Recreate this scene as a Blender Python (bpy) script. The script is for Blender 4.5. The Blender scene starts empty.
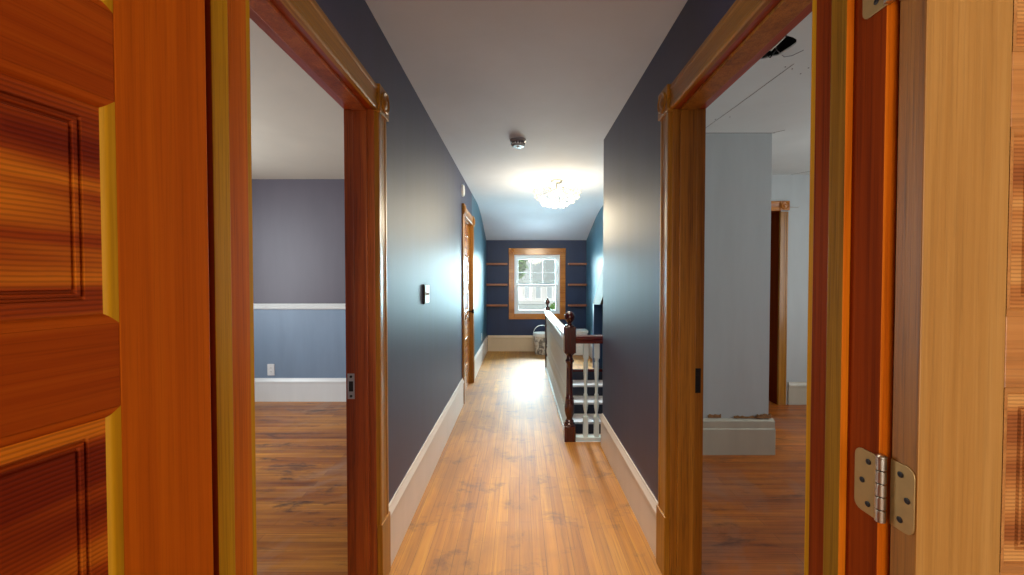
import bpy, bmesh, math, random
from mathutils import Matrix, Vector
random.seed(7)
scene = bpy.context.scene
C = scene.collection
PI = math.pi

# ------------------------------------------------------------------ materials
def lin(r, g, b):
    f = lambda c: (c/255/12.92) if c/255 <= .04045 else ((c/255+.055)/1.055)**2.4
    return (f(r), f(g), f(b), 1)

class NT:
    def __init__(s, name):
        s.m = bpy.data.materials.new(name); s.m.use_nodes = True
        s.t = s.m.node_tree; s.t.nodes.clear()
        s.out = s.n('ShaderNodeOutputMaterial'); s.p = s.n('ShaderNodeBsdfPrincipled')
        s.l(s.p.outputs[0], s.out.inputs[0])
    def n(s, k, **kw):
        o = s.t.nodes.new(k)
        for a, v in kw.items(): setattr(o, a, v)
        return o
    def l(s, a, b): s.t.links.new(a, b)
    def coords(s, scale, rot=(0,0,0)):
        tc = s.n('ShaderNodeTexCoord'); mp = s.n('ShaderNodeMapping')
        mp.inputs['Scale'].default_value = scale; mp.inputs['Rotation'].default_value = rot
        s.l(tc.outputs['Object'], mp.inputs['Vector']); return mp.outputs[0]
    def noise(s, vec, scale=1, detail=4, rough=.55, dist=0):
        o = s.n('ShaderNodeTexNoise'); s.l(vec, o.inputs['Vector'])
        o.inputs['Scale'].default_value = scale; o.inputs['Detail'].default_value = detail
        o.inputs['Roughness'].default_value = rough; o.inputs['Distortion'].default_value = dist
        return o.outputs['Fac']
    def ramp(s, fac, stops):
        o = s.n('ShaderNodeValToRGB'); e = o.color_ramp.elements
        while len(e) < len(stops): e.new(.5)
        for k, (p, c) in zip(e, stops): k.position = p; k.color = c
        s.l(fac, o.inputs[0]); return o.outputs[0]
    def mix(s, fac, a, b, mode='MIX'):
        o = s.n('ShaderNodeMix', data_type='RGBA', blend_type=mode)
        for v, i in ((fac, 0), (a, 6), (b, 7)):
            if hasattr(v, 'is_linked') or hasattr(v, 'links'): s.l(v, o.inputs[i])
            else: o.inputs[i].default_value = v
        return o.outputs[2]
    def bump(s, fac, strength=.1, dist=.01):
        o = s.n('ShaderNodeBump'); o.inputs['Strength'].default_value = strength; o.inputs['Distance'].default_value = dist
        s.l(fac, o.inputs['Height']); s.l(o.outputs[0], s.p.inputs['Normal'])
    def set(s, **kw):
        for k, v in kw.items(): s.p.inputs[k.replace('_', ' ')].default_value = v
        return s

G = lambda v: (v, v, v, 1)

def wood(name, dark, mid, light, axis='Z', rough=.3, coat=.35, fine=1.0, band=1.0, across=26, spec=.5):
    t = NT(name); i = 'XYZ'.index(axis)
    def sc(a, b): v = [a]*3; v[i] = b; return tuple(v)
    big = t.noise(t.coords(sc(across*.35, .5)), 1, 3, .5, .8)
    mid_ = t.noise(t.coords(sc(across*2.6, 1.1)), 1, 4, .6, .5)
    fin = t.noise(t.coords(sc(across*13, 5)), 1, 3, .6)
    c = t.ramp(mid_, [(.3, dark), (.5, mid), (.72, light)])
    c = t.mix(.45*band, c, t.ramp(big, [(.32, dark), (.5, mid), (.68, light)]))
    c = t.mix(.8*fine, c, t.ramp(fin, [(.33, G(.45)), (.5, G(1))]), 'MULTIPLY')
    t.l(c, t.p.inputs['Base Color'])
    t.bump(fin, .12, .002)
    t.set(Roughness=rough, Coat_Weight=coat, Coat_Roughness=.12, Specular_IOR_Level=spec)
    return t.m

def bandwood(name, dark, mid, light, rough=.32):
    # ribbed horizontal fir (door panels); broad streaks mix grain with painted-in reflections
    t = NT(name)
    big = t.noise(t.coords((.8, .8, 14)), 1, 2, .5, .5)
    wav = t.n('ShaderNodeTexWave', wave_type='BANDS', bands_direction='Z')
    t.l(t.coords((.6, .6, 1)), wav.inputs['Vector'])
    wav.inputs['Scale'].default_value = 62; wav.inputs['Distortion'].default_value = 1.6
    wav.inputs['Detail'].default_value = 2; wav.inputs['Detail Scale'].default_value = .6
    c = t.ramp(big, [(.40, dark), (.5, mid), (.60, light)])
    c = t.mix(.6, c, t.ramp(wav.outputs['Fac'], [(.1, G(.5)), (.6, G(1))]), 'MULTIPLY')
    t.l(c, t.p.inputs['Base Color'])
    t.bump(wav.outputs['Fac'], .15, .002)
    t.set(Roughness=.5, Coat_Weight=.0, Specular_IOR_Level=.12)
    return t.m

def planks(name, along, c1, c2, c3, worn, plank=.062, rough=(.2, .42), wear=.5, spec=.5, scuff=.5, coat=0):
    t = NT(name)
    tc = t.n('ShaderNodeTexCoord'); sp = t.n('ShaderNodeSeparateXYZ'); t.l(tc.outputs['Object'], sp.inputs[0])
    cb = t.n('ShaderNodeCombineXYZ')
    a, b = (1, 0) if along == 'Y' else (0, 1)
    t.l(sp.outputs[a], cb.inputs[0]); t.l(sp.outputs[b], cb.inputs[1])
    br = t.n('ShaderNodeTexBrick', offset=.37, offset_frequency=2, squash=1)
    t.l(cb.outputs[0], br.inputs['Vector'])
    br.inputs['Scale'].default_value = 1
    br.inputs['Color1'].default_value = G(0); br.inputs['Color2'].default_value = G(1); br.inputs['Mortar'].default_value = G(.5)
    br.inputs['Mortar Size'].default_value = .0009; br.inputs['Mortar Smooth'].default_value = .3
    br.inputs['Brick Width'].default_value = 1.35; br.inputs['Row Height'].default_value = plank
    sc = (95, 2.2, 1) if along == 'Y' else (2.2, 95, 1)
    gr = t.noise(t.coords(sc), 1, 5, .6, .6)
    sc2 = (22, .9, 1) if along == 'Y' else (.9, 22, 1)
    st = t.noise(t.coords(sc2), 1, 3, .55, .4)
    lo = t.noise(t.coords((2.6, .8, 1) if along == 'Y' else (.8, 2.6, 1)), 1, 4, .6, .5)
    c = t.ramp(br.outputs['Color'], [(0, c1), (.5, c2), (1, c3)])
    c = t.mix(.45, c, t.ramp(lo, [(.34, c1), (.5, c2), (.66, c3)]))
    c = t.mix(.4, c, t.ramp(st, [(.32, c1), (.5, c2), (.68, c3)]))
    c = t.mix(.6, c, t.ramp(gr, [(.33, G(.5)), (.52, G(1))]), 'MULTIPLY')
    blot = t.noise(t.coords((1.5, 1.1, 1)), 1, 5, .62, .8)
    wm = t.ramp(blot, [(.50, G(0)), (.64, G(wear))])
    c = t.mix(wm, c, worn)
    sm = t.noise(t.coords((4.2, 5.2, 1) if along == 'Y' else (2.2, 7, 1)), 1, 7, .72, .35)
    c = t.mix(t.ramp(sm, [(.54, G(0)), (.66, G(scuff))]), c, lin(66, 40, 34))
    c = t.mix(1, c, t.ramp(br.outputs['Fac'], [(0, G(1)), (1, G(.35))]), 'MULTIPLY')
    t.l(c, t.p.inputs['Base Color'])
    t.l(t.ramp(blot, [(.35, G(rough[0])), (.7, G(rough[1]))]), t.p.inputs['Roughness'])
    t.bump(gr, .05, .002)
    t.set(Coat_Weight=coat, Coat_Roughness=.5, Specular_IOR_Level=spec)
    return t.m

def paint(name, col, rough=.5, var=.12, bump=.04, streak=(7, 7, 1.2), coat=0., coatr=.3, spec=.5):
    t = NT(name)
    nz = t.noise(t.coords(streak), 1, 4, .6, .3)
    d = tuple(c*(1-var) for c in col[:3]) + (1,); l = tuple(min(1, c*(1+var)) for c in col[:3]) + (1,)
    t.l(t.ramp(nz, [(.3, d), (.7, l)]), t.p.inputs['Base Color'])
    if bump:
        f = t.noise(t.coords((130, 130, 40)), 1, 3, .6)
        t.bump(f, bump, .004)
    t.set(Roughness=rough, Coat_Weight=coat, Coat_Roughness=coatr, Specular_IOR_Level=spec)
    return t.m

def plain(name, col, rough=.5, metal=0, emit=None, es=0, trans=0, var=.06, nscale=30):
    t = NT(name)
    nz = t.noise(t.coords((nscale,)*3), 1, 3, .5)
    d = tuple(c*(1-var) for c in col[:3]) + (1,); l = tuple(min(1, c*(1+var)) for c in col[:3]) + (1,)
    t.l(t.ramp(nz, [(.3, d), (.7, l)]), t.p.inputs['Base Color'])
    t.set(Roughness=rough, Metallic=metal, Transmission_Weight=trans)
    if emit: t.set(Emission_Color=emit, Emission_Strength=es)
    return t.m

M = {}
# varnished fir, several hues, some with light or shade in the colour
M['fir_stile'] = wood('fir_stile', lin(162, 72, 6), lin(182, 84, 8), lin(194, 95, 12), 'Z', .6, 0, .35, .6, spec=.06)
M['fir_rail'] = wood('fir_rail', lin(142, 52, 4), lin(160, 66, 6), lin(176, 80, 10), 'X', .6, 0, .45, .8, spec=.08)
M['fir_panel'] = bandwood('fir_panel', lin(116, 32, 3), lin(158, 62, 7), lin(212, 116, 20))
M['fir_stick_lit'] = wood('fir_stick_lit', lin(150, 98, 6), lin(174, 120, 10), lin(188, 136, 22), 'Z', .5, 0, .3, spec=.1)  # gold stands for the light on the upright moulding edges
M['tan_stile'] = wood('tan_stile', lin(156, 106, 44), lin(170, 120, 56), lin(182, 134, 70), 'Z', .5, .05, .3, .6, spec=.3)
M['tan_edge'] = wood('tan_edge', lin(116, 70, 20), lin(142, 90, 28), lin(164, 110, 42), 'Z', .4, .2, .9)
M['tan_rail'] = wood('tan_rail', lin(160, 98, 44), lin(184, 120, 58), lin(200, 140, 76), 'X', .38, .25, .5)
M['tan_panel'] = bandwood('tan_panel', lin(150, 86, 44), lin(184, 118, 62), lin(206, 148, 84))
M['jamb_red'] = wood('jamb_red', lin(100, 34, 2), lin(120, 44, 3), lin(146, 60, 6), 'Z', .6, 0, .5, 1, spec=.05)
M['jamb_red_Y'] = wood('jamb_red_Y', lin(128, 44, 12), lin(158, 60, 16), lin(180, 80, 24), 'Y', .3, .35, .5, 1)
M['gold'] = wood('gold', lin(160, 104, 2), lin(186, 130, 6), lin(200, 148, 16), 'Z', .6, 0, .6, spec=.08)
M['stop_brown'] = wood('stop_brown', lin(96, 60, 6), lin(124, 82, 10), lin(146, 102, 22), 'Z', .6, 0, .8, spec=.08)
M['orange'] = wood('orange', lin(164, 72, 4), lin(190, 92, 6), lin(214, 120, 16), 'Z', .6, 0, .5, spec=.08)
M['casing'] = wood('casing', lin(128, 78, 8), lin(162, 106, 18), lin(186, 130, 38), 'Z', .38, .12, .7, 1)
M['casing_Y'] = wood('casing_Y', lin(128, 78, 8), lin(162, 106, 18), lin(186, 130, 38), 'Y', .38, .12, .7, 1)
M['casing_X'] = wood('casing_X', lin(150, 84, 20), lin(184, 110, 34), lin(204, 134, 50), 'X', .26, .5, .6, 1)
M['grain_red'] = wood('grain_red', lin(110, 38, 6), lin(158, 72, 16), lin(188, 104, 36), 'Z', .45, .05, .9, 1.3, 18)
M['grain_tan'] = wood('grain_tan', lin(116, 66, 8), lin(162, 102, 20), lin(190, 128, 40), 'Z', .45, .06, .9, 1.1, 20)
M['shelf'] = wood('shelf', lin(120, 66, 36), lin(160, 96, 60), lin(186, 124, 88), 'X', .35, .3, .5)
M['mahog'] = wood('mahog', lin(44, 10, 10), lin(64, 16, 13), lin(86, 24, 17), 'Z', .22, .6, .4)
M['mahog_X'] = wood('mahog_X', lin(62, 12, 8), lin(92, 22, 12), lin(116, 34, 18), 'X', .22, .6, .4)
# paint
M['navy'] = paint('navy', lin(38, 38, 76), .52, .14, .02, (9, 9, .9), 0, .42, 1.)
M['navy_far'] = paint('navy_far', lin(24, 46, 82), .45, .1, .04)
M['navy_daylit'] = paint('navy_daylit', lin(54, 96, 116), .42, .1, .04)  # navy with the teal window daylight put into the colour
M['slate'] = paint('slate', lin(126, 146, 168), .45, .06, .02)
M['mauve'] = paint('mauve', lin(90, 82, 92), .45, .06, .02)
M['white_wall'] = paint('white_wall', lin(190, 198, 199), .7, .04, .02)
M['ceil'] = paint('ceil', lin(204, 208, 220), .75, .04, .03, (2, 2, 2), spec=.15)
M['ceil_room'] = paint('ceil_room', lin(212, 202, 184), .6, .04, .03, (2, 2, 2))
M['ceil_white'] = paint('ceil_white', lin(216, 222, 220), .8, .04, .02, (2, 2, 2), spec=.1)
M['white_trim'] = paint('white_trim', lin(216, 206, 200), .3, .04, .02)
M['cream_trim'] = paint('cream_trim', lin(214, 190, 158), .3, .04, .02)
M['tan_paint'] = paint('tan_paint', lin(84, 64, 52), .6, .04, .02, spec=.2)
M['old_trim'] = paint('old_trim', lin(194, 190, 172), .35, .06, .03)
M['white_gloss'] = paint('white_gloss', lin(228, 230, 228), .28, .03, .0)
M['bal_white'] = paint('bal_white', lin(212, 228, 230), .32, .04, .0)
M['stair_dark'] = paint('stair_dark', lin(26, 26, 48), .5, .1, .02)
M['tread_grey'] = paint('tread_grey', lin(206, 196, 196), .4, .08, .02)
M['cam_room'] = paint('cam_room', lin(176, 160, 140), .7, .05, .0)
# floors
M['floor_hall'] = planks('floor_hall', 'Y', lin(140, 82, 4), lin(170, 107, 4), lin(200, 138, 10), lin(140, 92, 40), .064, (.62, .76), .7, .8, .5, .3)
M['floor_left'] = planks('floor_left', 'X', lin(112, 54, 14), lin(172, 96, 22), lin(224, 150, 50), lin(176, 140, 116), .07, (.3, .5), .6, .5, .9)
M['floor_right'] = planks('floor_right', 'X', lin(122, 56, 12), lin(182, 94, 22), lin(222, 136, 44), lin(160, 122, 104), .075, (.3, .5), .5, .5, .6)
# misc
M['brass'] = plain('brass', lin(168, 138, 88), .38, .65, nscale=60)
M['steel'] = plain('steel', lin(190, 186, 176), .28, 1)
M['dark_metal'] = plain('dark_metal', lin(60, 56, 54), .4, .8)
M['black'] = plain('black', lin(14, 12, 12), .6)
M['knob'] = plain('knob', lin(46, 24, 20), .25, .3)
M['plastic'] = plain('plastic', lin(226, 228, 228), .35)
M['plastic_grey'] = plain('plastic_grey', lin(150, 150, 156), .4)
M['copper'] = plain('copper', lin(150, 110, 80), .4, .6)
M['plaster'] = plain('plaster', lin(150, 112, 72), .9, var=.3, nscale=50)
M['seam'] = plain('seam', lin(120, 118, 114), .9)
M['crystal'] = plain('crystal', lin(250, 244, 226), .08, 0, (1, .93, .78, 1), .15)
M['bulb'] = plain('bulb', lin(255, 250, 235), .2, 0, (1, .9, .7, 1), 8)
M['sash'] = paint('sash', lin(226, 230, 232), .35, .03, 0)
M['siding'] = plain('siding', lin(226, 226, 226), .8)
M['shingle'] = plain('shingle', lin(182, 192, 192), .9, var=.1, nscale=8)
M['house_white'] = plain('house_white', lin(240, 240, 240), .6)
M['house_glass'] = plain('house_glass', lin(196, 206, 212), .15)
M['leaf'] = plain('leaf', lin(104, 140, 90), .7, var=.3, nscale=6)
M['leaf_shrub'] = plain('leaf_shrub', lin(120, 156, 84), .7, var=.3, nscale=6)  # yellower green for the shrub
M['bark'] = plain('bark', lin(96, 78, 62), .9)
M['grass'] = plain('grass', lin(104, 128, 76), .9, var=.25, nscale=3)

def glass_mat():
    t = NT('pane_glass')
    tr = t.n('ShaderNodeBsdfTransparent'); gl = t.n('ShaderNodeBsdfGlossy'); mx = t.n('ShaderNodeMixShader')
    tr.inputs[0].default_value = (.96, .98, .98, 1); gl.inputs['Roughness'].default_value = .02
    fr = t.n('ShaderNodeFresnel'); fr.inputs[0].default_value = 1.3
    t.l(fr.outputs[0], mx.inputs[0]); t.l(tr.outputs[0], mx.inputs[1]); t.l(gl.outputs[0], mx.inputs[2])
    t.l(mx.outputs[0], t.out.inputs[0]); return t.m
M['glass'] = glass_mat()

def bucket_mat():
    t = NT('bucket_print')
    nz = t.noise(t.coords((16, 16, 12)), 1, 4, .6, 1.2)
    t.l(t.ramp(nz, [(.42, lin(120, 116, 112)), (.5, lin(206, 198, 184)), (.6, lin(226, 222, 214))]), t.p.inputs['Base Color'])
    t.set(Roughness=.4); return t.m
M['bucket'] = bucket_mat()

# ------------------------------------------------------------------ mesh builder
class MB:
    def __init__(s): s.v = []; s.f = []; s.mi = []
    def add(s, vs, fs, mi=0):
        b = len(s.v); s.v += [tuple(x) for x in vs]
        for f in fs: s.f.append([b+i for i in f]); s.mi.append(mi)
        return s
    def box(s, x0, x1, y0, y1, z0, z1, mi=0):
        x0, x1 = min(x0, x1), max(x0, x1); y0, y1 = min(y0, y1), max(y0, y1); z0, z1 = min(z0, z1), max(z0, z1)
        vs = [(x, y, z) for z in (z0, z1) for y in (y0, y1) for x in (x0, x1)]
        return s.add(vs, [(0,2,3,1), (4,5,7,6), (0,1,5,4), (2,6,7,3), (0,4,6,2), (1,3,7,5)], mi)
    def prism(s, prof, O, U, D, L, mi=0):
        # polygon prof [(u, d)] in the plane O + u U + d D, extruded by the vector L
        O, U, D, L = map(Vector, (O, U, D, L)); n = len(prof)
        a = [O+U*u+D*d for u, d in prof]; b = [p+L for p in a]
        fs = [(i, (i+1) % n, n+(i+1) % n, n+i) for i in range(n)] + [tuple(range(n))[::-1], tuple(range(n, 2*n))]
        return s.add(a+b, fs, mi)
    def lathe(s, prof, c, axis='Z', seg=20, mi=0, caps=True):
        cx, cy, cz = c; vs = []
        for r, h in prof:
            for k in range(seg):
                a = 2*PI*k/seg; p, q = r*math.cos(a), r*math.sin(a)
                vs.append({'Z': (cx+p, cy+q, cz+h), 'X': (cx+h, cy+p, cz+q), 'Y': (cx+q, cy+h, cz+p)}[axis])
        fs = [(i*seg+k, i*seg+(k+1) % seg, (i+1)*seg+(k+1) % seg, (i+1)*seg+k) for i in range(len(prof)-1) for k in range(seg)]
        if caps: fs += [tuple(range(seg))[::-1], tuple(range((len(prof)-1)*seg, len(prof)*seg))]
        return s.add(vs, fs, mi)
    def tube(s, pts, r, seg=8, mi=0):
        pts = [Vector(p) for p in pts]; vs = []
        for i, p in enumerate(pts):
            t = (pts[min(i+1, len(pts)-1)] - pts[max(i-1, 0)]).normalized()
            u = t.orthogonal().normalized() if i == 0 else (s._u - t*s._u.dot(t)).normalized()
            s._u = u; w = t.cross(u)
            vs += [p+(u*math.cos(2*PI*k/seg)+w*math.sin(2*PI*k/seg))*r for k in range(seg)]
        n = len(pts)
        fs = [(i*seg+k, i*seg+(k+1) % seg, (i+1)*seg+(k+1) % seg, (i+1)*seg+k) for i in range(n-1) for k in range(seg)]
        fs += [tuple(range(seg))[::-1], tuple(range((n-1)*seg, n*seg))]
        return s.add(vs, fs, mi)
    def rings(s, rects, mi=0, flip=False):
        # nested rectangles [(x0,x1,z0,z1,y)] bridged, last one filled
        vs = []
        for x0, x1, z0, z1, y in rects: vs += [(x0, y, z0), (x1, y, z0), (x1, y, z1), (x0, y, z1)]
        fs = [(i*4+k, i*4+(k+1) % 4, i*4+4+(k+1) % 4, i*4+4+k) for i in range(len(rects)-1) for k in range(4)]
        return s, vs, fs
    def build(s, name, mats, parent=None, bevel=0, smooth=False, loc=None, seg=2):
        me = bpy.data.meshes.new(name); me.from_pydata(s.v, [], s.f)
        if not isinstance(mats, (list, tuple)): mats = [mats]
        for m in mats: me.materials.append(m)
        for p, i in zip(me.polygons, s.mi): p.material_index = i; p.use_smooth = smooth
        bm = bmesh.new(); bm.from_mesh(me); bmesh.ops.recalc_face_normals(bm, faces=bm.faces); bm.to_mesh(me); bm.free()
        o = bpy.data.objects.new(name, me); C.objects.link(o)
        if parent: o.parent = parent
        if loc: o.location = loc
        if bevel:
            b = o.modifiers.new('bevel', 'BEVEL'); b.width = bevel; b.segments = seg; b.limit_method = 'ANGLE'; b.angle_limit = math.radians(40)
        if smooth == 'auto' or smooth:
            try: me.set_sharp_from_angle(angle=math.radians(35))
            except Exception: pass
        return o

def tag(o, label, cat, group=None, kind=None):
    o['label'] = label; o['category'] = cat
    if group: o['group'] = group
    if kind: o['kind'] = kind
    return o
def empty(name, loc, rz=0):
    o = bpy.data.objects.new(name, None); o.empty_display_size = .1; C.objects.link(o)
    o.location = loc; o.rotation_euler = (0, 0, rz); return o
def S(o, label, cat): return tag(o, label, cat, kind='structure')

# ------------------------------------------------------------------ dimensions
XL, XR, XR2 = -.62, .675, 1.25          # hall wall faces; right wall beyond the stair
XLB, XRB = -.749, .82                   # room side faces of those walls
H, YE, YB = 2.47, 7.5, .697             # ceiling, far wall, hall face of the end wall
YA = .563                               # camera-room face of the end wall
L0, L1, LT = .888, 1.716, 2.075         # left doorway
R0, R1, RT = .895, 1.772, 2.100         # right doorway
D0, D1, DT = 4.42, 5.20, 2.06           # closed door on the left
JX0, JX1 = -.470, .510                  # jamb faces of the doorway the camera looks through
WX0, WX1, WZ0, WZ1 = -.095, .755, .71, 1.81   # far window opening
J = .02                                 # jamb thickness
TOP = 2.6

# ------------------------------------------------------------------ floors
fb = MB()
fb.box(-.685, .75, -2.6, 3.30, -.2, 0); fb.box(-.685, .40, 3.30, 6.0, -.2, 0); fb.box(-.685, 1.40, 6.0, 7.64, -.2, 0)
fb.box(-2.2, -.685, -2.6, .63, -.2, 0); fb.box(.75, 2.2, -2.6, .63, -.2, 0)
S(fb.build('floor', M['floor_hall']), 'worn amber wood plank floor running down the hallway', 'floor')
S(MB().box(-3.7, -.685, .63, 4.55, -.2, 0).build('floor', M['floor_left']), 'scuffed brown plank floor of the blue room through the left doorway', 'floor')
S(MB().box(.75, 4.2, .63, 4.9, -.2, 0).build('floor', M['floor_right']) if False else
  MB().box(.75, 1.40, .63, 3.23, -.2, 0).box(1.40, 4.2, .63, 4.9, -.2, 0).build('floor', M['floor_right']),
  'reddish plank floor of the white room through the right doorway', 'floor')

# ------------------------------------------------------------------ walls
def wall(mb, name, label, mats, fn=None):
    o = mb.build(name, mats)
    if fn:
        for p in o.data.polygons: p.material_index = fn(p.normal, p.center)
    return S(o, label, 'wall')
w = MB()
for y0, y1, z0 in ((YB, L0-J, 0), (L0-J, L1+J, LT+J), (L1+J, D0-J, 0), (D0-J, D1+J, DT+J), (D1+J, YE, 0)):
    w.box(XLB, XL, y0, y1, z0, TOP)
wall(w, 'wall_left', 'glossy dark navy hallway wall on the left', [M['navy'], M['mauve'], M['navy_daylit']], lambda n, c: 1 if n.x < -.5 else (2 if c.y > 5.2 else 0))  # run past the closed door takes the daylight-tinted navy
w = MB()
for y0, y1, z0 in ((YB, R0-J, 0), (R0-J, R1+J, RT+J), (R1+J, 3.23, 0)):
    w.box(XR, XRB, y0, y1, z0, TOP)
wall(w, 'wall_right', 'glossy dark navy hallway wall on the right beside the railing', [M['navy'], M['white_wall']], lambda n, c: 1 if n.x > .5 else 0)
w = MB()
w.box(XRB, 1.93, 3.08, 3.23, 0, TOP)
wall(w, 'wall_chimney', 'plain white wall stub in the room on the right', [M['white_wall'], M['navy_daylit']], lambda n, c: 1 if n.y > .5 else 0)
w = MB().box(XR, 1.40, 3.23-.15, 3.23, -2.7, -.2); w.box(.40, .44, 3.30, 6.0, -2.7, -.2)
wall(w, 'wall_stairwell', 'white lower wall of the stairwell under the hall floor', [M['white_wall']])
w = MB().box(XR2, XR2+.15, 3.23, YE, -2.7, TOP)
wall(w, 'wall_right', 'daylight-tinted navy wall beyond the stairwell on the right', [M['navy_daylit']])
w = MB()
w.box(XLB, WX0, YE, YE+.14, 0, TOP).box(WX1, XR2+.15, YE, YE+.14, -.2, TOP).box(WX0, WX1, YE, YE+.14, 0, WZ0).box(WX0, WX1, YE, YE+.14, WZ1, TOP)
wall(w, 'wall_far', 'navy end wall around the far window', [M['navy_far']])
# end wall the camera looks through
w = MB()
w.box(-3.7, JX0-J, YA, YB, 0, TOP).box(JX1+J, 4.2, YA, YB, 0, TOP).box(JX0-J, JX1+J, YA, YB, 2.07, TOP)
wall(w, 'wall_near', 'wall around the near doorway', [M['navy'], M['cam_room']], lambda n, c: 1 if n.y < -.5 else 0)
w = MB().box(-2.2, 2.2, -2.75, -2.6, 0, TOP).box(-2.35, -2.2, -2.75, YA, 0, TOP).box(2.2, 2.35, -2.75, YA, 0, TOP)
wall(w, 'wall_back', 'beige walls of the room behind the near doorway', [M['cam_room']])
# left room
w = MB().box(-3.7, XLB, 4.41, 4.55, 0, 1.07).box(-3.7, XLB, 4.41, 4.55, 1.07, TOP, 1)
wall(w, 'wall_far', 'slate blue wall with mauve upper half in the left room', [M['slate'], M['mauve']], lambda n, c: 1 if c.z > 1.08 else 0)
w = MB().box(-3.85, -3.7, YB, 4.55, 0, TOP)
wall(w, 'wall_left', 'slate blue side wall of the left room', [M['slate']])
# right room
w = MB().box(1.40, 1.93, 3.23, 4.30, 0, TOP).box(1.40, 1.95, 4.30, 4.44, 0, TOP).box(2.80, 4.2, 4.30, 4.44, 0, TOP).box(1.95, 2.80, 4.30, 4.44, 2.10, TOP).box(1.40, 4.2, 4.9, 5.0, 0, TOP)
wall(w, 'wall_far', 'pale white far wall of the right room around an open doorway', [M['white_wall']])
w = MB().box(4.2, 4.35, YB, 5.0, 0, TOP)
wall(w, 'wall_right', 'pale white side wall of the right room', [M['white_wall']])

# ------------------------------------------------------------------ ceilings
c = MB()
c.box(XL, XR, YB, 3.23, H, H+.12)
arc = []
for k in range(13):
    q = k/12; y = 5.75+.95*q; arc.append((y, H-.3*.95*q*q/2))       # eases from flat into the slope
c.prism([(3.23, H)] + arc + [(YE, 2.085), (YE, 2.3), (5.75, H+.12), (3.23, H+.12)], (XL, 0, 0), (0,1,0), (0,0,1), (XR2-XL, 0, 0))
S(c.build('ceiling', M['ceil'], smooth=True), 'pale grey hallway ceiling sloping down at the far end', 'ceiling')
S(MB().box(-3.7, XLB, YB, 4.41, 2.45, 2.57).build('ceiling', M['ceil_room']), 'beige white ceiling of the left room', 'ceiling')
S(MB().box(-2.2, 2.2, -2.6, YA, 2.47, 2.57).build('ceiling', M['ceil_room']), 'ceiling of the room behind the near doorway', 'ceiling')
# right room ceiling with a ragged hole
bm = bmesh.new()
outer = [bm.verts.new(p) for p in ((XRB, YB, H), (4.2, YB, H), (4.2, 4.9, H), (1.93, 4.9, H), (1.93, 3.08, H), (XRB, 3.08, H))]
hole = []
for k in range(18):
    a = 2*PI*k/18; rr = 1+random.uniform(-.10, .10)
    hole.append(bm.verts.new((1.225+.085*rr*math.cos(a), 1.955+.10*rr*math.sin(a), H)))
es = [bm.edges.new((outer[i], outer[(i+1) % 6])) for i in range(6)] + [bm.edges.new((hole[i], hole[(i+1) % 18])) for i in range(18)]
bmesh.ops.triangle_fill(bm, edges=es, use_beauty=True)
r = bmesh.ops.extrude_edge_only(bm, edges=es[6:])
for v in [g for g in r['geom'] if isinstance(g, bmesh.types.BMVert)]: v.co.z += .006
me = bpy.data.meshes.new('ceiling'); bm.to_mesh(me); bm.free(); me.materials.append(M['ceil_white'])
rc = bpy.data.objects.new('ceiling', me); C.objects.link(rc); S(rc, 'white patched ceiling of the right room with a ragged hole', 'ceiling')
for pts, r in (([(1.37, 3.075, H), (1.40, 2.6, H), (1.425, 2.1, H)], .0016), ([(.9, 3.079, H), (1.95, 3.079, H)], .0025), ([(1.93, 3.08, H), (1.99, 3.02, H)], .002), ([(2.9, 4.29, H), (3.2, 3.92, H)], .002)):
    MB().tube(pts, r, 6).build('crack', M['seam'], rc)
for x, y in ((1.40, 2.13), (1.45, 2.15), (1.53, 2.20), (1.53, 2.14), (1.37, 2.82), (1.45, 2.78)):
    MB().lathe([(.004, 0), (.004, -.001)], (x, y, H), 'Z', 8).build('nail_hole', M['dark_metal'], rc)
hb = empty('ceiling_junction_box', (1.225, 1.955, H+.006)); tag(hb, 'black hole with loose wires in the white ceiling seen through the right doorway', 'junction box')
MB().lathe([(.14, 0), (.14, .09), (.0, .09)], (0, 0, 0), 'Z', 16, caps=False).build('box_shell', M['black'], hb)
MB().tube([(.02, -.03, .08), (.03, -.04, .02), (-.01, .0, -.018), (-.05, .02, -.0), (-.06, .03, .05)], .0035, 6).build('wire', M['steel'], hb, smooth=True)
MB().tube([(.0, .02, .08), (.05, .05, .01), (.10, .07, -.012), (.12, .04, -.022), (.14, -.01, -.024)], .002, 6).build('wire', M['plastic_grey'], hb, smooth=True)
MB().tube([(-.03, .0, .08), (-.02, .05, .0), (.03, .07, -.016), (.05, .02, .03)], .003, 6).build('wire', M['black'], hb, smooth=True)

# ------------------------------------------------------------------ baseboards
def base_prof(h=.265, t=.015):
    return [(0, 0), (t, 0), (t, h-.055), (t+.006, h-.05), (t+.006, h-.035), (t, h-.022), (t*.6, h-.008), (t*.5, h), (0, h)]
def baseboard(name, label, runs, mat, h=.265):
    m = MB()
    for (x0, y0, x1, y1, nx, ny) in runs:
        m.prism(base_prof(h), (x0, y0, 0), (nx, ny, 0), (0, 0, 1), (x1-x0, y1-y0, 0))
    return S(m.build(name, mat), label, 'baseboard')
CW = .105
baseboard('baseboard_left', 'tall white baseboard along the left hallway wall', [(XL, L1+CW, XL, D0-CW, 1, 0), (XL, D1+CW, XL, YE, 1, 0)], M['white_trim'], .285)
baseboard('baseboard_right', 'tall white baseboard along the right hallway wall', [(XR, R1+CW, XR, 3.225, -1, 0)], M['white_trim'], .265)
baseboard('baseboard_far', 'cream baseboard below the far window', [(XL+.022, YE, XR2-.022, YE, 0, -1)], M['cream_trim'], .30)
baseboard('baseboard_right', 'white baseboard on the landing wall at the far right', [(XR2, 6.05, XR2, YE-.022, -1, 0)], M['white_trim'], .285)
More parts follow.
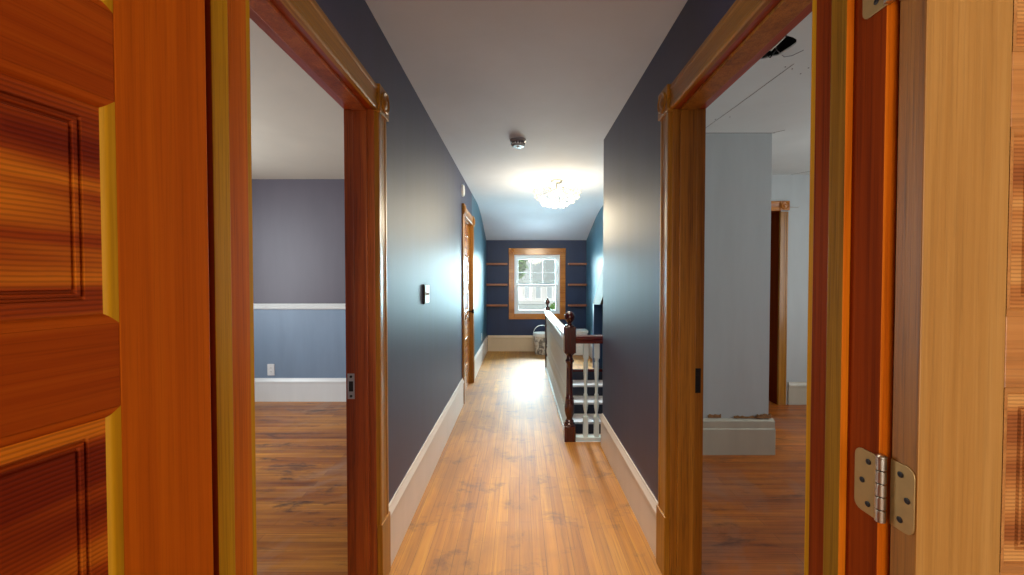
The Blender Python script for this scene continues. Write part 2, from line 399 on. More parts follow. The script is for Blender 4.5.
baseboard('baseboard_far', 'white baseboard under the slate blue wall in the left room', [(-3.7, 4.41, XLB, 4.41, 0, -1)], M['white_gloss'], .26)
baseboard('baseboard_far', 'white baseboard on the far wall of the right room', [(2.90, 4.30, 4.2, 4.30, 0, -1)], M['old_trim'], .245)
b = MB().prism([(0, 0), (.035, 0), (.035, .20), (.028, .205), (.026, .26), (.0, .275)], (.86, 3.08, 0), (0, -1, 0), (0, 0, 1), (1.105, 0, 0))
b.prism([(0, .025), (.02, .025), (.02, .26), (.0, .275)], (XRB, 3.08, 0), (0, -1, 0), (0, 0, 1), (.04, 0, 0))
S(b.build('baseboard_stub', M['old_trim'], bevel=.002), 'chipped cream baseboard on the white wall stub', 'baseboard')
# torn plaster left above that baseboard
def ragged(x0, x1, z0, zs, n=16):
    top = [(x0+(x1-x0)*k/n, z0+zs*random.uniform(.45, 1)) for k in range(n+1)]
    return [(x0, z0)] + top + [(x1, z0)]
m = MB().prism([(p[0], p[1]) for p in ragged(1.66, 1.92, .277, .022)], (0, 3.08, 0), (1, 0, 0), (0, 0, 1), (0, -.008, 0))
m.prism([(p[0], p[1]) for p in ragged(1.46, 1.56, .279, .035, 7)], (0, 3.08, 0), (1, 0, 0), (0, 0, 1), (0, -.005, 0))
m.prism([(p[0], p[1]) for p in ragged(1.84, 1.94, .279, .035, 7)], (0, 3.0795, 0), (1, 0, 0), (0, 0, 1), (0, -.014, 0))
S(m.build('trim_1', M['plaster']), 'torn brown strip of bare plaster above the cream baseboard', 'trim')

# ------------------------------------------------------------------ doorway trim
CAS = [(0, 0), (0, .015), (.006, .019), (.020, .019), (.026, .016), (.050, .0145), (.079, .016), (.085, .019), (.099, .019), (.105, .015), (.105, 0)]
def rosette(p, name, parent, ctr, N, U, mat, s=.118, t=.028):
    # square corner block with a turned bull's eye; N outward normal, U along the wall
    N, U, Z, ctr = Vector(N), Vector(U), Vector((0, 0, 1)), Vector(ctr)
    m = MB(); h = s/2
    m.prism([(-h, -h), (h, -h), (h, h), (-h, h)], ctr, U, Z, N*t)
    m2 = MB(); seg = 24; prof = [(.046, 0), (.046, .006), (.040, .009), (.034, .004), (.026, .003), (.018, .008), (.008, .011), (.001, .0115)]
    vs = []
    for r, hh in prof:
        for k in range(seg):
            a = 2*PI*k/seg; vs.append(ctr+N*(t+hh-.0005)+U*(r*math.cos(a))+Z*(r*math.sin(a)))
    fs = [(i*seg+k, i*seg+(k+1) % seg, (i+1)*seg+(k+1) % seg, (i+1)*seg+k) for i in range(len(prof)-1) for k in range(seg)]
    m2.add(vs, fs)
    b = m.build(name, mat, parent, bevel=.003)
    m2.build('rosette', mat, b, smooth=True)

def doorway(n, label, face, back, y0, y1, top, mats, strike=None, room_stop=True):
    jm, jmY, cm, cmY = mats
    t = empty('trim_%d' % n, (face, y1, 0)); S(t, label, 'door frame')
    inv = Matrix.Translation((-face, -y1, 0))
    def put(o): o.matrix_parent_inverse = inv; return o
    nx = 1 if back < face else -1; e = .001
    for ya, yb in ((y0-J, y0), (y1, y1+J)):
        put(MB().box(back, face, ya+e, yb-e if ya > y0 else yb, 0, top).build('jamb', jm, t, bevel=.002))
    put(MB().box(back, face, y0-J+e, y1+J-e, top, top+J-e).build('head_jamb', jmY, t, bevel=.002))
    sx0, sx1 = back+nx*.042, face-nx*.028
    st = MB().box(sx0, sx1, y1-.012, y1, 0, top).box(sx0, sx1, y0, y0+.012, 0, top).box(sx0, sx1, y0+.012, y1-.012, top-.012, top)
    put(st.build('door_stop', mats[0], t, bevel=.002))
    N = (nx, 0, 0)
    for s, yy in ((1, y1+.004), (-1, y0-.004)):
        put(MB().prism(CAS, (face, yy, .28), (0, s, 0), N, (0, 0, top-.01-.28)).build('side_casing', cm, t))
        put(MB().box(face, face+nx*.024, yy, yy+s*.108, 0, .28).build('plinth_block', cm, t, bevel=.003))
        rosette(None, 'corner_block', t, (face, yy+s*.053, top-.01+.059), N, (0, 1, 0), cmY)
        for ch in t.children:
            if ch.name.startswith('corner_block'): put(ch)
    put(MB().prism(CAS, (face, y0-.004, top-.004), (0, 0, 1), N, (0, y1-y0+.008, 0)).build('head_casing', cmY, t))
    if strike:
        z, x = strike
        p = put(MB().box(x-.016, x+.016, y1-.003, y1, z-.055, z+.055).build('strike_plate', M['plastic_grey' if n == 2 else 'dark_metal'], t, bevel=.002))
        for dz in (-.042, .042):
            q = MB().lathe([(.006, 0), (.006, -.002)], (x, y1-.003, z+dz), 'Y', 8).build('screw', M['black'], p); put(q); q.matrix_parent_inverse = Matrix()
        q = MB().box(x-.009, x+.009, y1-.004, y1-.0028, z-.022, z+.022).build('latch_hole', M['black'], p)
    return t
doorway(2, 'orange brown casing around the left doorway with carved corner block', XL, XLB, L0, L1, LT, (M['grain_red'], M['jamb_red_Y'], M['casing'], M['casing_Y']), (.89, XLB+.024))
doorway(3, 'golden brown casing around the right doorway with carved corner block', XR, XRB, R0, R1, RT, (M['grain_tan'], M['jamb_red_Y'], M['casing'], M['casing_Y']), (.90, XRB-.030))
doorway(4, 'golden wood casing around the closed hallway door', XL, XLB, D0, D1, DT, (M['casing'], M['casing_Y'], M['casing'], M['casing_Y']))

# near doorway: jambs, stops, hall-side casing
t = empty('trim_5', (0, YA, 0)); S(t, 'varnished door jambs of the near doorway with golden stops', 'door frame')
inv = Matrix.Translation((0, -YA, 0))
def put(o): o.matrix_parent_inverse = inv; return o
for s, x in ((-1, JX0), (1, JX1)):
    jo = put(MB().box(x, x+s*(J-.001), YA, YB, 0, 2.05).build('jamb', [M['jamb_red'] if s > 0 else M['orange'], M['orange']], t, bevel=.0015))
    so_ = put(MB().box(x-s*.012, x, .6165 if s > 0 else .6015, .648 if s > 0 else .637, 0, 2.038).build('door_stop', [M['stop_brown'] if s > 0 else M['gold'], M['orange'] if s > 0 else M['jamb_red']], t, bevel=.0015))
    for q in (jo, so_):
        for p in q.data.polygons:
            if p.normal.y < -.5: p.material_index = 1  # front faces recoloured to carry highlight and shade
    put(MB().prism(CAS, (x+s*.004, YB, 0), (s, 0, 0), (0, 1, 0), (0, 0, 2.06)).build('side_casing', M['gold'], t))
put(MB().box(JX0-J+.001, JX1+J-.001, YA, YB, 2.05, 2.069).build('head_jamb', M['jamb_red'], t))

# door frame in the right room's far wall
t = empty('trim_6', (2.78, 4.30, 0)); S(t, 'door frame with carved corner block deep in the right room', 'door frame')
inv = Matrix.Translation((-2.78, -4.30, 0))
for s, x in ((-1, 1.97), (1, 2.78)):
    put(MB().box(x, x+s*.019, 4.30, 4.44, 0, 2.08).build('jamb', M['jamb_red'], t))
    put(MB().prism([(u*.85, d) for u, d in CAS], (x+s*.003, 4.30, 0), (s, 0, 0), (0, -1, 0), (0, 0, 2.075)).build('side_casing', M['casing'], t))
    rosette(None, 'corner_block', t, (x+s*.047, 4.30, 2.075+.062), (0, -1, 0), (1, 0, 0), M['casing_X'], .10)
for ch in t.children:
    if ch.name.startswith('corner_block'): put(ch)
put(MB().box(1.951, 2.799, 4.30, 4.44, 2.08, 2.099).build('head_jamb', M['jamb_red'], t))
put(MB().prism(CAS, (1.97, 4.30, 2.082), (0, 0, 1), (0, -1, 0), (.81, 0, 0)).build('head_casing', M['casing_X'], t))
m = MB().tube([(2.89, 4.295, 2.125), (2.90, 4.25, 2.115), (2.93, 4.22, 2.11), (2.95, 4.22, 2.125)], .003, 6)
tag(m.build('wall_hook', M['steel'], smooth=True), 'thin wire hook beside the door frame deep in the right room', 'hook')

# ------------------------------------------------------------------ doors
RZ = [(.0, .286), (.53, .626), (.87, .965), (1.209, 1.302), (1.546, 1.642), (1.886, 2.03)]
def door(n, label, loc, rz, width, mats, knob=None, hinge=None):
    mst, mra, mpa, msk, med = mats
    d = empty('door_%d' % n, loc, rz); S(d, label, 'door')
    T, SW = .037, .111
    for x0, x1 in ((0, SW), (width-SW, width)):
        o = MB().box(x0, x1, -T, 0, .008, 2.03).build('stile', [mst, med], d, bevel=.0015)
        for p in o.data.polygons:
            if abs(p.normal.x) > .5: p.material_index = 1
    for z0, z1 in RZ: MB().box(SW, width-SW, -T, 0, max(z0, .008), z1).build('rail', mra, d, bevel=.0008)
    for (a, z0), (z1, b) in zip(RZ[:-1], RZ[1:]):
        m = MB(); k = MB()
        for face, sg in ((0, -1), (-T, 1)):
            R = lambda i, dd: (SW+i, width-SW-i, z0+i, z1-i, face+sg*dd)
            def ring(mb, lst, fill, vert=False):
                _, vs, fs = mb.rings([R(*q) for q in lst])
                if fill: fs.append(tuple(range(len(vs)-4, len(vs))))
                mb.add(vs, fs)
                if vert:
                    for q in range(len(fs)): mb.mi[-1-q] = 0 if (len(fs)-1-q) % 4 in (1, 3) else 1  # upright edges take the lit colour, level edges the rail colour
            ring(k, [(0, 0), (.002, .0006), (.005, .0014), (.008, .003), (.0098, .0055), (.0105, .0066)], False, True)
            ring(m, [(.0098, .0066), (.026, .0066), (.0272, .0100), (.0292, .0100), (.0304, .0062), (.0335, .0062), (.0347, .0095), (.0367, .0095), (.0379, .0062)], True)
        m.build('panel', mpa, d)
        k.build('panel_moulding', [msk, mra], d, smooth=True)
    if knob:
        kx, kz = knob
        o = MB().lathe([(.026, 0), (.026, .004), (.011, .007), (.009, .03), (.018, .036), (.027, .046), (.028, .056), (.02, .064), (.004, .067)], (kx, 0, kz), 'Y', 18).build('door_knob', M['knob'], d, smooth=True)
        MB().box(kx-.022, kx+.022, 0, .003, kz-.13, kz+.05).build('lock_plate', M['knob'], d, bevel=.003)
    return d
P0 = Vector((-.4300, .555)); dv = Vector((-.148, -.989))
door(1, 'orange five panel door open on the left of the near doorway', (P0.x, P0.y, 0), math.atan2(dv.y, dv.x), .49, (M['fir_stile'], M['fir_rail'], M['fir_panel'], M['fir_stick_lit'], M['fir_stile']))
d2 = door(2, 'light tan five panel door folded back on the right with brass hinges', (.5205, .555, 0), 0, .49, (M['tan_stile'], M['tan_rail'], M['tan_panel'], M['tan_rail'], M['tan_edge']))
door(3, 'closed golden five panel door in the left hallway wall', (XL-.03, D1-.004, 0), -PI/2, D1-D0-.008, (M['casing'], M['casing_X'], M['tan_panel'], M['casing_X'], M['casing']), (.055, .94))

def leafpoly(w, h, r=.012):
    pts = [(0, -h/2), (w-r, -h/2)]
    for k in range(1, 5): a = -PI/2+k*PI/8; pts.append((w-r+r*math.cos(a), -h/2+r+r*math.sin(a)))
    for k in range(0, 5): a = k*PI/8; pts.append((w-r+r*math.cos(a), h/2-r+r*math.sin(a)))
    return pts + [(0, h/2)]
def hinge(zc):
    # barrel between the jamb face (x = JX1) and the open door's edge; coordinates local to door_2
    ox, oy = .5205, .555
    h = .092; bx, by = .5085-ox, .5575-oy
    o = MB().prism(leafpoly(.034, h), (-.0004, by-.004, zc), (0, -1, 0), (0, 0, 1), (-.002, 0, 0)).build('hinge', M['brass'], d2, bevel=.0006)
    j = MB().prism(leafpoly(.040, h), (JX1-ox-.0004, by+.003, zc), (0, 1, 0), (0, 0, 1), (-.002, 0, 0)).build('jamb_leaf', M['brass'], o, bevel=.0006)
    m = MB()
    for k in range(5):
        z0 = -h/2+k*h/5
        m.lathe([(.0052, z0+.0006), (.0062, z0+.0014), (.0062, z0+h/5-.0014), (.0052, z0+h/5-.0006)], (bx, by, zc), 'Z', 16)
    m.lathe([(.0066, h/2-.0004), (.0066, h/2+.002), (.004, h/2+.004)], (bx, by, zc), 'Z', 16)
    m.build('hinge_barrel', M['steel'], o, smooth=True)
    for yy, dz in ((.012, .030), (.021, 0), (.012, -.030)):
        pass
    for x, sgn, w in ((-.0026, -1, .034), (JX1-ox-.0026, 1, .040)):
        for du, dz in ((.016, .031), (.026, 0), (.016, -.031)):
            yc = by + sgn*(du+.003)
            s = MB().lathe([(.0042, 0), (.0042, -.0008), (.003, -.0014)], (x, yc, zc+dz), 'X', 12)
            s.box(x-.0018, x-.0014, yc-.0026, yc+.0026, zc+dz-.0006, zc+dz+.0006, 1).box(x-.0018, x-.0014, yc-.0006, yc+.0006, zc+dz-.0026, zc+dz+.0026, 1)
            s.build('screw', [M['dark_metal'], M['black']], o)
for zc in (.33, 1.054, 1.776): hinge(zc)

# ------------------------------------------------------------------ far window
wn = empty('window_1', ((WX0+WX1)/2, YE, WZ0)); S(wn, 'white sash window in a golden wood frame on the far navy wall', 'window')
inv = Matrix.Translation((-(WX0+WX1)/2, -YE, -WZ0))
def put(o): o.matrix_parent_inverse = inv; return o
cw = .105
put(MB().box(WX0-cw, WX0, YE-.024, YE, WZ0-.105, WZ1+.125).box(WX1, WX1+cw, YE-.024, YE, WZ0-.105, WZ1+.125).box(WX0, WX1, YE-.024, YE, WZ1, WZ1+.125).box(WX0, WX1, YE-.024, YE, WZ0-.105, WZ0).build('window_casing', M['casing_X'], wn, bevel=.004))
for x in (WX0-cw/2, WX1+cw/2):
    rosette(None, 'corner_block', wn, (x, YE-.0235, WZ1+.066), (0, -1, 0), (1, 0, 0), M['casing_X'], .112, .006)
for ch in wn.children:
    if ch.name.startswith('corner_block'): put(ch)
put(MB().box(WX0, WX0+.03, YE, YE+.13, WZ0, WZ1).box(WX1-.03, WX1, YE, YE+.13, WZ0, WZ1).box(WX0+.03, WX1-.03, YE, YE+.13, WZ1-.035, WZ1).box(WX0+.03, WX1-.03, YE, YE+.13, WZ0, WZ0+.02).build('window_frame', M['sash'], wn))
zm = 1.235
def sash(name, y, z0, z1, x0, x1, muntins):
    b = .045
    o = put(MB().box(x0, x0+b, y, y+.035, z0, z1).box(x1-b, x1, y, y+.035, z0, z1).box(x0+b, x1-b, y, y+.035, z0, z0+b).box(x0+b, x1-b, y, y+.035, z1-b, z1).build(name, M['sash'], wn, bevel=.003))
    m = MB()
    if muntins:
        iw = (x1-x0-2*b)/3
        for k in (1, 2): m.box(x0+b+iw*k-.009, x0+b+iw*k+.009, y+.008, y+.028, z0+b, z1-b)
        zc = z0+b+(z1-z0-2*b)*.48
        for k in range(3): m.box(x0+b+iw*k+.009*(k > 0), x0+b+iw*(k+1)-.009*(k < 2), y+.008, y+.028, zc-.009, zc+.009)
        m.build('muntins', M['sash'], o)
    MB().box(x0+b, x1-b, y+.016, y+.02, z0+b, z1-b).build('pane', M['glass'], o)
sash('upper_sash', YE+.075, zm-.02, WZ1-.035, WX0+.03, WX1-.03, True)
sash('lower_sash', YE+.03, WZ0+.02, zm+.025, WX0+.03, WX1-.03, False)
put(MB().lathe([(.012, 0), (.012, .01), (.004, .018)], ((WX0+WX1)/2, YE+.046, zm+.025), 'Z', 10).box((WX0+WX1)/2-.03, (WX0+WX1)/2+.03, YE+.035, YE+.05, zm+.026, zm+.034).build('sash_lock', M['steel'], wn))

# ------------------------------------------------------------------ shelves
for z, wd in ((1.640, 'top'), (1.256, 'middle'), (.872, 'bottom')):
    for x0, x1, sd in ((XL+.002, -.225, 'left'), (.905, XR2-.002, 'right')):
        o = MB().box(x0, x1, YE-.10, YE, z-.022, z+.016).build('wall_shelf', M['shelf'], bevel=.002)
        tag(o, '%s brown wood shelf on the navy wall %s of the far window' % (wd, sd), 'shelf', 'shelves beside the far window')

# ------------------------------------------------------------------ bucket and bin
def lathe_obj(prof, name, mat, parent, seg=28): return MB().lathe(prof, (0, 0, 0), 'Z', seg).build(name, mat, parent, smooth=True)
bk = empty('paint_bucket', (.405, 7.24, 0)); tag(bk, 'grey and white printed bucket with raised wire handle below the far window', 'bucket')
lathe_obj([(.118, 0), (.122, .01), (.148, .33), (.148, .335), (.142, .335), (.115, .012)], 'bucket_body', M['bucket'], bk)
lathe_obj([(.150, .325), (.160, .33), (.160, .375), (.152, .388), (.11, .392), (.0005, .386)], 'lid', M['white_gloss'], bk)
MB().tube([(.155*math.cos(a), -.02, .36+.165*math.sin(a)) for a in [k*PI/14 for k in range(15)]], .006, 8).build('wire_handle', M['plastic'], bk, smooth=True)
bn = empty('storage_bin', (1.07, 7.22, 0)); tag(bn, 'white lidded bin standing on the landing behind the handrail', 'bin')
MB().prism([(-.125, 0), (.125, 0), (.14, .40), (-.14, .40)], (0, -.13, .0), (1, 0, 0), (0, 0, 1), (0, .26, 0)).build('bin_body', M['plastic'], bn, bevel=.012)
MB().box(-.152, .152, -.145, .145, .40, .445).build('lid', M['white_gloss'], bn, bevel=.012)

# ------------------------------------------------------------------ staircase
stc = empty('staircase', (.85, 6.0, 0)); tag(stc, 'staircase with pale treads and dark risers going down beside the railing', 'staircase')
r_, t_ = .157, .30
inv = Matrix.Translation((-.85, -6.0, 0))
MBo = MB().box(.462, XR2-.006, 5.955, 6.0, -.032, .004); o = MBo.build('nosing', M['mahog_X'], stc, bevel=.006); o.matrix_parent_inverse = inv
for k in range(9):
    y = 6.0-.0-t_*k; z = -r_*k
    o = MB().box(.462, XR2-.006, y-.001, y+.018 if k else y+.0, z-r_, z-.03 if k else z-.032).build('riser', M['stair_dark'], stc) if k else MB().box(.462, XR2-.006, 5.982, 5.999, z-r_, z-.033).build('riser', M['stair_dark'], stc)
    o.matrix_parent_inverse = inv
    o = MB().box(.462, XR2-.006, y-t_-.02, y-.002 if k else 5.98, z-r_-.03, z-r_).build('tread', M['tread_grey'], stc, bevel=.005); o.matrix_parent_inverse = inv

# ------------------------------------------------------------------ railing
rl = empty('stair_railing', (.42, 3.34, 0)); tag(rl, 'stair railing with dark mahogany newel posts and white balusters beside the hall', 'railing')
def newel(y, drop):
    m = MB(); h = .047
    zb = -.0 if not drop else .0
    def sq(z0, z1, hh=h): m.box(-hh, hh, y-hh, y+hh, z0, z1)
    sq(0, .13)
    prof = [(.046, .13), (.044, .145), (.034, .155), (.036, .165), (.026, .175), (.024, .19), (.034, .215), (.041, .25), (.042, .285), (.036, .33), (.034, .345), (.036, .355), (.030, .365), (.029, .40), (.026, .60), (.026, .645), (.034, .66), (.036, .672), (.028, .685), (.024, .70), (.026, .715), (.046, .735), (.046, .74)]
    m.lathe(prof, (0, y, 0), 'Z', 24)
    sq(.74, .955)
    top = [(.045, .955), (.040, .965), (.022, .975), (.018, .985), (.022, .995), (.036, 1.01), (.043, 1.03), (.042, 1.05), (.034, 1.068), (.018, 1.08), (.002, 1.083)]
    m.lathe(top, (0, y, 0), 'Z', 24)
    return m
inv = Matrix()
n1 = newel(0, False).build('newel_post', M['mahog'], rl, bevel=.004, smooth=True)
# slimmer far newel with pointed acorn finial
m = MB(); yf = 6.0-3.34
m.box(-.036, .036, yf-.036, yf+.036, 0, .92)
m.lathe([(.036, .92), (.030, .935), (.014, .95), (.012, .965), (.018, .975), (.036, 1.0), (.034, 1.02), (.022, 1.04), (.014, 1.06), (.004, 1.075)], (0, yf, 0), 'Z', 20)
m.build('newel_post', M['mahog'], rl, bevel=.004, smooth=True)
hr = [(-.032, .0), (.032, .0), (.032, .018), (.026, .03), (.034, .042), (.030, .06), (.012, .068), (-.012, .068), (-.030, .06), (-.034, .042), (-.026, .03), (-.032, .018)]
MB().prism(hr, (.047, 0, .818), (0, 1, 0), (0, 0, 1), (XR2-.42-.048, 0, 0)).build('handrail', M['mahog_X'], rl)
o = MB().prism([(u*1.25, d) for u, d in hr], (0, .047, .822), (1, 0, 0), (0, 0, 1), (0, yf-.047-.036, 0)).build('handrail', M['white_gloss'], rl); o['label'] = 'white handrail'  # side run is white, front run mahogany
MB().prism([(-.03, 0), (.03, 0), (.03, .032), (-.03, .032)], (.047, 0, 0), (0, 1, 0), (0, 0, 1), (XR2-.42-.048, 0, 0)).build('bottom_rail', M['bal_white'], rl, bevel=.003)
MB().prism([(-.03, 0), (.03, 0), (.03, .032), (-.03, .032)], (0, .047, 0), (1, 0, 0), (0, 0, 1), (0, yf-.047-.036, 0)).build('bottom_rail', M['bal_white'], rl, bevel=.003)
def baluster_mesh():
    m = MB(); h = .0195
    m.box(-h, h, -h, h, 0, .17); m.box(-h*1.05, h*1.05, -h*1.05, h*1.05, .66, .79)
    m.lathe([(.018, .17), (.012, .185), (.010, .20), (.016, .225), (.0205, .26), (.0195, .29), (.013, .325), (.012, .335), (.0175, .345), (.0175, .355), (.012, .365), (.0125, .40), (.0185, .55), (.0195, .62), (.015, .635), (.018, .645), (.018, .66)], (0, 0, 0), 'Z', 14)
    return m
b0 = baluster_mesh().build('baluster', M['bal_white'], rl, smooth=True)
spots = [(.135+.0915*k, 0) for k in range(8)] + [(0, .115+.0905*k) for k in range(28)]
for i, (x, y) in enumerate(spots):
    o = b0 if i == 0 else b0.copy()
    if i: C.objects.link(o); o.parent = rl
    o.location = (x, y, .031)

# knee-wall trim on the far right wall
o = MB().box(1.12, XR2, 6.02, 6.12, 0, .975).build('trim_7', M['navy_far']); S(o, 'narrow navy panel against the daylight-tinted wall beyond the railing', 'trim')
o = MB().prism([(6.12, .975), (6.02, .975), (5.60, 1.0), (5.30, 1.16), (5.30, 1.62)], (1.125, 0, 0), (0, 1, 0), (0, 0, 1), (XR2-1.125, 0, 0)).build('trim_8', M['tan_paint']); S(o, 'slanted tan trim board on the daylight-tinted wall above the navy panel', 'trim')

# ------------------------------------------------------------------ chair rail, outlets, switch, chime
S(MB().prism([(0, 0), (.018, .004), (.024, .022), (.016, .03), (.022, .046), (.014, .06), (0, .066)], (-3.7, 4.41, 1.02), (0, -1, 0), (0, 0, 1), (3.7+XLB, 0, 0)).build('trim_9', M['white_gloss']), 'white chair rail across the blue wall in the left room', 'chair rail')
def outlet(loc, rz, label, s=1):
    o = empty('wall_outlet', loc, rz); tag(o, label, 'outlet')
    MB().box(-.036*s, .036*s, -.006, 0, -.058*s, .058*s).build('cover_plate', M['plastic'], o, bevel=.003)
    for dz in (-.02, .02):
        q = MB().lathe([(.0165, 0), (.0165, -.0015)], (0, -.006, dz), 'Y', 16).build('socket', M['plastic'], o)
        MB().box(-.007, -.005, -.0082, -.0075, dz-.004, dz+.005).box(.005, .007, -.0082, -.0075, dz-.004, dz+.005).build('slots', M['black'], q)
outlet((-2.75, 4.41, .352), 0, 'white wall outlet above the baseboard in the left room', 1.1)
outlet((XL, 6.5, .415), PI/2, 'small white outlet on the daylight-tinted hall wall past the closed door')
sw = empty('light_switch', (XL, 2.62, 1.255), PI/2); tag(sw, 'metal light switch plate on the left navy wall', 'light switch')
MB().box(-.06, .06, -.012, 0, -.064, .064).build('shade_plate', M['dark_metal'], sw, bevel=.002)  # dark box added as the shaded side of the plate
MB().box(-.052, .058, -.016, -.012, -.058, .058).build('cover_plate', M['plastic'], sw, bevel=.002)
for x in (-.023, .023):
    MB().prism([(-.012, 0), (.012, 0), (.004, .012), (-.006, .006)], (x-.005, -.016, 0), (0, 0, 1), (0, -1, 0), (.01, 0, 0)).build('toggle', M['plastic'], sw)
o = MB().lathe([(.064, 0), (.064, .012), (.058, .022), (.03, .026), (.001, .027)], (0, 0, 0), 'X', 28).build('wall_chime', M['plastic'], smooth=True, loc=(XL, 4.34, 2.31)); tag(o, 'round white disc on the navy wall above the closed door', 'chime')

# ------------------------------------------------------------------ smoke detector
sd = empty('smoke_detector', (-.012, 3.24, H)); tag(sd, 'round smoke detector on the hallway ceiling', 'smoke detector')
lathe_obj([(.066, 0), (.066, -.012), (.060, -.016)], 'mounting_plate', M['plastic_grey'], sd)
lathe_obj([(.050, -.014), (.052, -.018), (.052, -.044), (.046, -.052), (.02, -.054), (.0005, -.054)], 'detector_body', M['plastic_grey'], sd)
m = MB()
for k in range(14):
    a = 2*PI*k/14; m.box(.0515*math.cos(a)-.004, .0515*math.cos(a)+.004, .0515*math.sin(a)-.004, .0515*math.sin(a)+.004, -.040, -.022)
m.build('vents', M['dark_metal'], sd)
lathe_obj([(.014, -.053), (.014, -.058), (.0005, -.060)], 'test_button', M['plastic'], sd)

# ------------------------------------------------------------------ chandelier
CX, CY = .42, 4.55
ch = empty('crystal_chandelier', (CX, CY, H)); tag(ch, 'round crystal ceiling light glowing in the middle of the hallway ceiling', 'chandelier')
lathe_obj([(.07, 0), (.07, -.018), (.05, -.03), (.012, -.035)], 'canopy', M['steel'], ch)
m = MB().tube([(0, 0, -.03), (0, 0, -.12)], .008, 8)
for k in range(12):
    a = 2*PI*k/12
    m.tube([(.0, 0, -.10), (.10*math.cos(a), .10*math.sin(a), -.12), (.19*math.cos(a), .19*math.sin(a), -.14)], .0025, 5)
m.build('wire_frame', M['steel'], ch, smooth=True)
for k in range(3):
    a = 2*PI*k/3+.4
    MB().lathe([(.008, .03), (.012, .02), (.020, 0), (.022, -.02), (.014, -.038), (.001, -.043)], (.07*math.cos(a), .07*math.sin(a), -.15), 'Z', 12).build('bulb', M['bulb'], ch, smooth=True)
cm = MB()
for k in range(3):
    a = 2*PI*k/3
    p = Vector((math.cos(a), math.sin(a), .2))*.015
    cm.add([p+Vector(q)*.0085 for q in ((1, 0, 0), (-1, 0, 0), (0, 1, 0), (0, -1, 0), (0, 0, 1.5), (0, 0, -1.5))], [(0, 2, 4), (2, 1, 4), (1, 3, 4), (3, 0, 4), (2, 0, 5), (1, 2, 5), (3, 1, 5), (0, 3, 5)])
cm.lathe([(.003, -.006), (.005, 0), (.003, .006)], (0, 0, 0), 'Z', 6)
k0 = cm.build('crystal', M['crystal'], ch)
N = 98
for i in range(N):
    o = k0 if i == 0 else k0.copy()
    if i: C.objects.link(o); o.parent = ch
    u = (i+.5)/N; el = math.asin(u*.98+.0)  # bowl shaped cluster, denser below
    a = i*2.399963; R = .255*(1+random.uniform(-.10, .05))
    o.location = (R*math.cos(el)*math.cos(a), R*math.cos(el)*math.sin(a), -.11-R*.72*math.sin(el))
    o.rotation_euler = (random.uniform(0, 6), random.uniform(0, 6), random.uniform(0, 6))
    s_ = random.uniform(.9, 1.5); o.scale = (s_,)*3

# ------------------------------------------------------------------ outdoors
S(MB().box(-30, 30, 7.9, 60, -3.2, -3.0).build('ground', M['grass']), 'grass outside the far window', 'ground')
hs = empty('neighbour_house', (2, 20, -3)); tag(hs, 'pale neighbouring house seen through the far window', 'house')
MB().box(-7, 7, 0, 7, 0, 4.35).build('wall', M['siding'], hs)
MB().prism([(-.25, 4.3), (3.5, 5.95), (7.25, 4.3), (7.25, 4.18), (-.25, 4.18)], (-7.4, 0, 0), (0, 1, 0), (0, 0, 1), (14.8, 0, 0)).build('roof', M['shingle'], hs)
for k in range(-8, 9):
    x = -1.62+k*.56
    f = MB().box(x-.17, x+.17, -.03, 0, 3.35, 4.05).build('window', M['house_white'], hs)
    MB().box(x-.11, x+.11, -.045, -.03, 3.42, 3.98).build('pane', M['house_glass'], f)
MB().prism([(-.04, 3.12), (0, 3.12), (0, 3.3), (-.12, 3.3)], (-7, 0, 0), (0, 1, 0), (0, 0, 1), (14, 0, 0)).build('belt_trim', M['house_white'], hs)
MB().prism([(-1.6, 2.2), (0, 3.05), (0, 3.1), (-1.7, 2.25)], (-7, 0, 0), (0, 1, 0), (0, 0, 1), (14, 0, 0)).build('porch_roof', M['shingle'], hs)
def blob_leaves(n, rx, rz, cz, s):
    m = MB()
    for k in range(n):
        a = random.uniform(0, 2*PI); u = random.uniform(-1, 1); q = random.uniform(.6, 1)
        p = Vector((rx*q*math.sqrt(1-u*u)*math.cos(a), rx*q*math.sqrt(1-u*u)*math.sin(a), cz+rz*q*u))
        A = Vector((random.gauss(0, 1), random.gauss(0, 1), random.gauss(0, 1))).normalized(); B = A.orthogonal().normalized()
        m.add([p-A*s, p+B*s*.45, p+A*s, p-B*s*.45], [(0, 1, 2, 3)])
    return m
def tree(name, loc, h, rx, rz, mat, label, cat, n=1600, s=.16):
    t = empty(name, loc); tag(t, label, cat)
    MB().lathe([(rx*.10, 0), (rx*.07, h*.5), (rx*.03, h)], (0, 0, 0), 'Z', 10).build('trunk', M['bark'], t, smooth=True)
    blob_leaves(n, rx, rz, h, s).build('foliage', mat, t)
tree('leafy_tree', (-.9, 17.2, -3), 5.2, 1.25, 1.3, M['leaf'], 'pale green tree in the upper left panes of the far window', 'tree')
tree('garden_shrub', (1.10, 12.5, -3), 3.0, .28, .62, M['leaf_shrub'], 'green shrub top at the lower right of the far window', 'shrub', 700, .08)

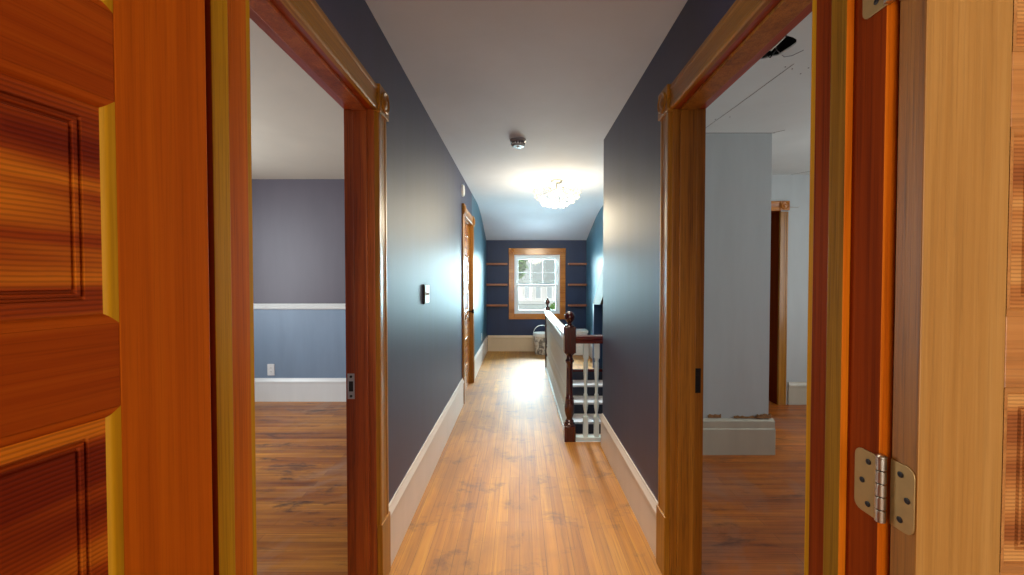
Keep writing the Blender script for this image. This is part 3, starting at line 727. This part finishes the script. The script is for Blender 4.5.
# ------------------------------------------------------------------ lights
def area(name, loc, rot, sx, sy, e, col, spread=None):
    l = bpy.data.lights.new(name, 'AREA'); l.shape = 'RECTANGLE'; l.size = sx; l.size_y = sy; l.energy = e; l.color = col
    if spread: l.spread = spread
    o = bpy.data.objects.new(name, l); C.objects.link(o); o.location = loc; o.rotation_euler = rot; return o
def point(name, loc, e, col, r):
    l = bpy.data.lights.new(name, 'POINT'); l.energy = e; l.color = col; l.shadow_soft_size = r
    o = bpy.data.objects.new(name, l); C.objects.link(o); o.location = loc; return o
DAY = (.58, .90, .98)
area('window_daylight', (.33, YE+.18, 1.30), (-PI/2, 0, 0), 1.0, 1.2, 150, DAY)
area('sky_through_window', (.33, YE+.75, 2.05), (-PI/2+math.radians(38), 0, 0), 1.2, .9, 460, (.80, .94, 1))
point('chandelier_light', (CX, CY, 2.0), 56, (1, .85, .60), .25)
point('landing_fill', (.30, 6.7, 1.5), 9, (.80, .95, 1), .3)  # added fill with no fixture, brightens the slope and far floor
area('hall_fill', (.02, 2.2, 2.44), (0, 0, 0), .7, 2.4, 15, (1, .87, .66), 1.1)  # added fill under the ceiling, no fixture here
area('left_room_fill', (-3.6, 2.6, 1.5), (0, -PI/2, 0), 1.5, 1.3, 76, (.88, .95, 1))  # added lamp before a blank wall, no window built there
area('right_room_fill', (4.1, 2.4, 1.5), (0, PI/2, 0), 1.5, 1.3, 36, (.98, 1, 1))  # added lamp at the side wall, which has no window
area('near_room_fill', (.0, -2.4, 1.35), (PI/2, 0, 0), 2.6, 1.8, 78, (1, .95, .88))  # added unseen fill behind the camera for doors and hall
s = bpy.data.lights.new('sun', 'SUN'); s.energy = 4.2; s.angle = .01; s.color = (1, .97, .92)
so = bpy.data.objects.new('sun', s); C.objects.link(so); so.rotation_euler = (math.radians(56), 0, math.radians(22))
W = bpy.data.worlds.new('sky'); scene.world = W; W.use_nodes = True
nt = W.node_tree; nt.nodes.clear()
sk = nt.nodes.new('ShaderNodeTexSky'); sk.sky_type = 'HOSEK_WILKIE'; sk.turbidity = 4; sk.sun_direction = (.3, -.6, .75)
bg = nt.nodes.new('ShaderNodeBackground'); bg.inputs[1].default_value = .5
wo = nt.nodes.new('ShaderNodeOutputWorld'); nt.links.new(sk.outputs[0], bg.inputs[0]); nt.links.new(bg.outputs[0], wo.inputs[0])

# ------------------------------------------------------------------ camera
cam = bpy.data.cameras.new('camera'); co = bpy.data.objects.new('camera', cam); C.objects.link(co)
cam.sensor_width = 36; cam.lens = 36*400/1024; cam.clip_start = .02
co.location = (0, 0, 1.35); co.rotation_euler = (math.radians(90-1.146), 0, 0); cam.shift_x = -7.5/1024
scene.camera = co
scene.view_settings.view_transform = 'Standard'
scene.view_settings.look = 'None'
scene.view_settings.exposure = 0
scene.cycles.max_bounces = 8; scene.cycles.diffuse_bounces = 5
scene.cycles.use_denoising = True
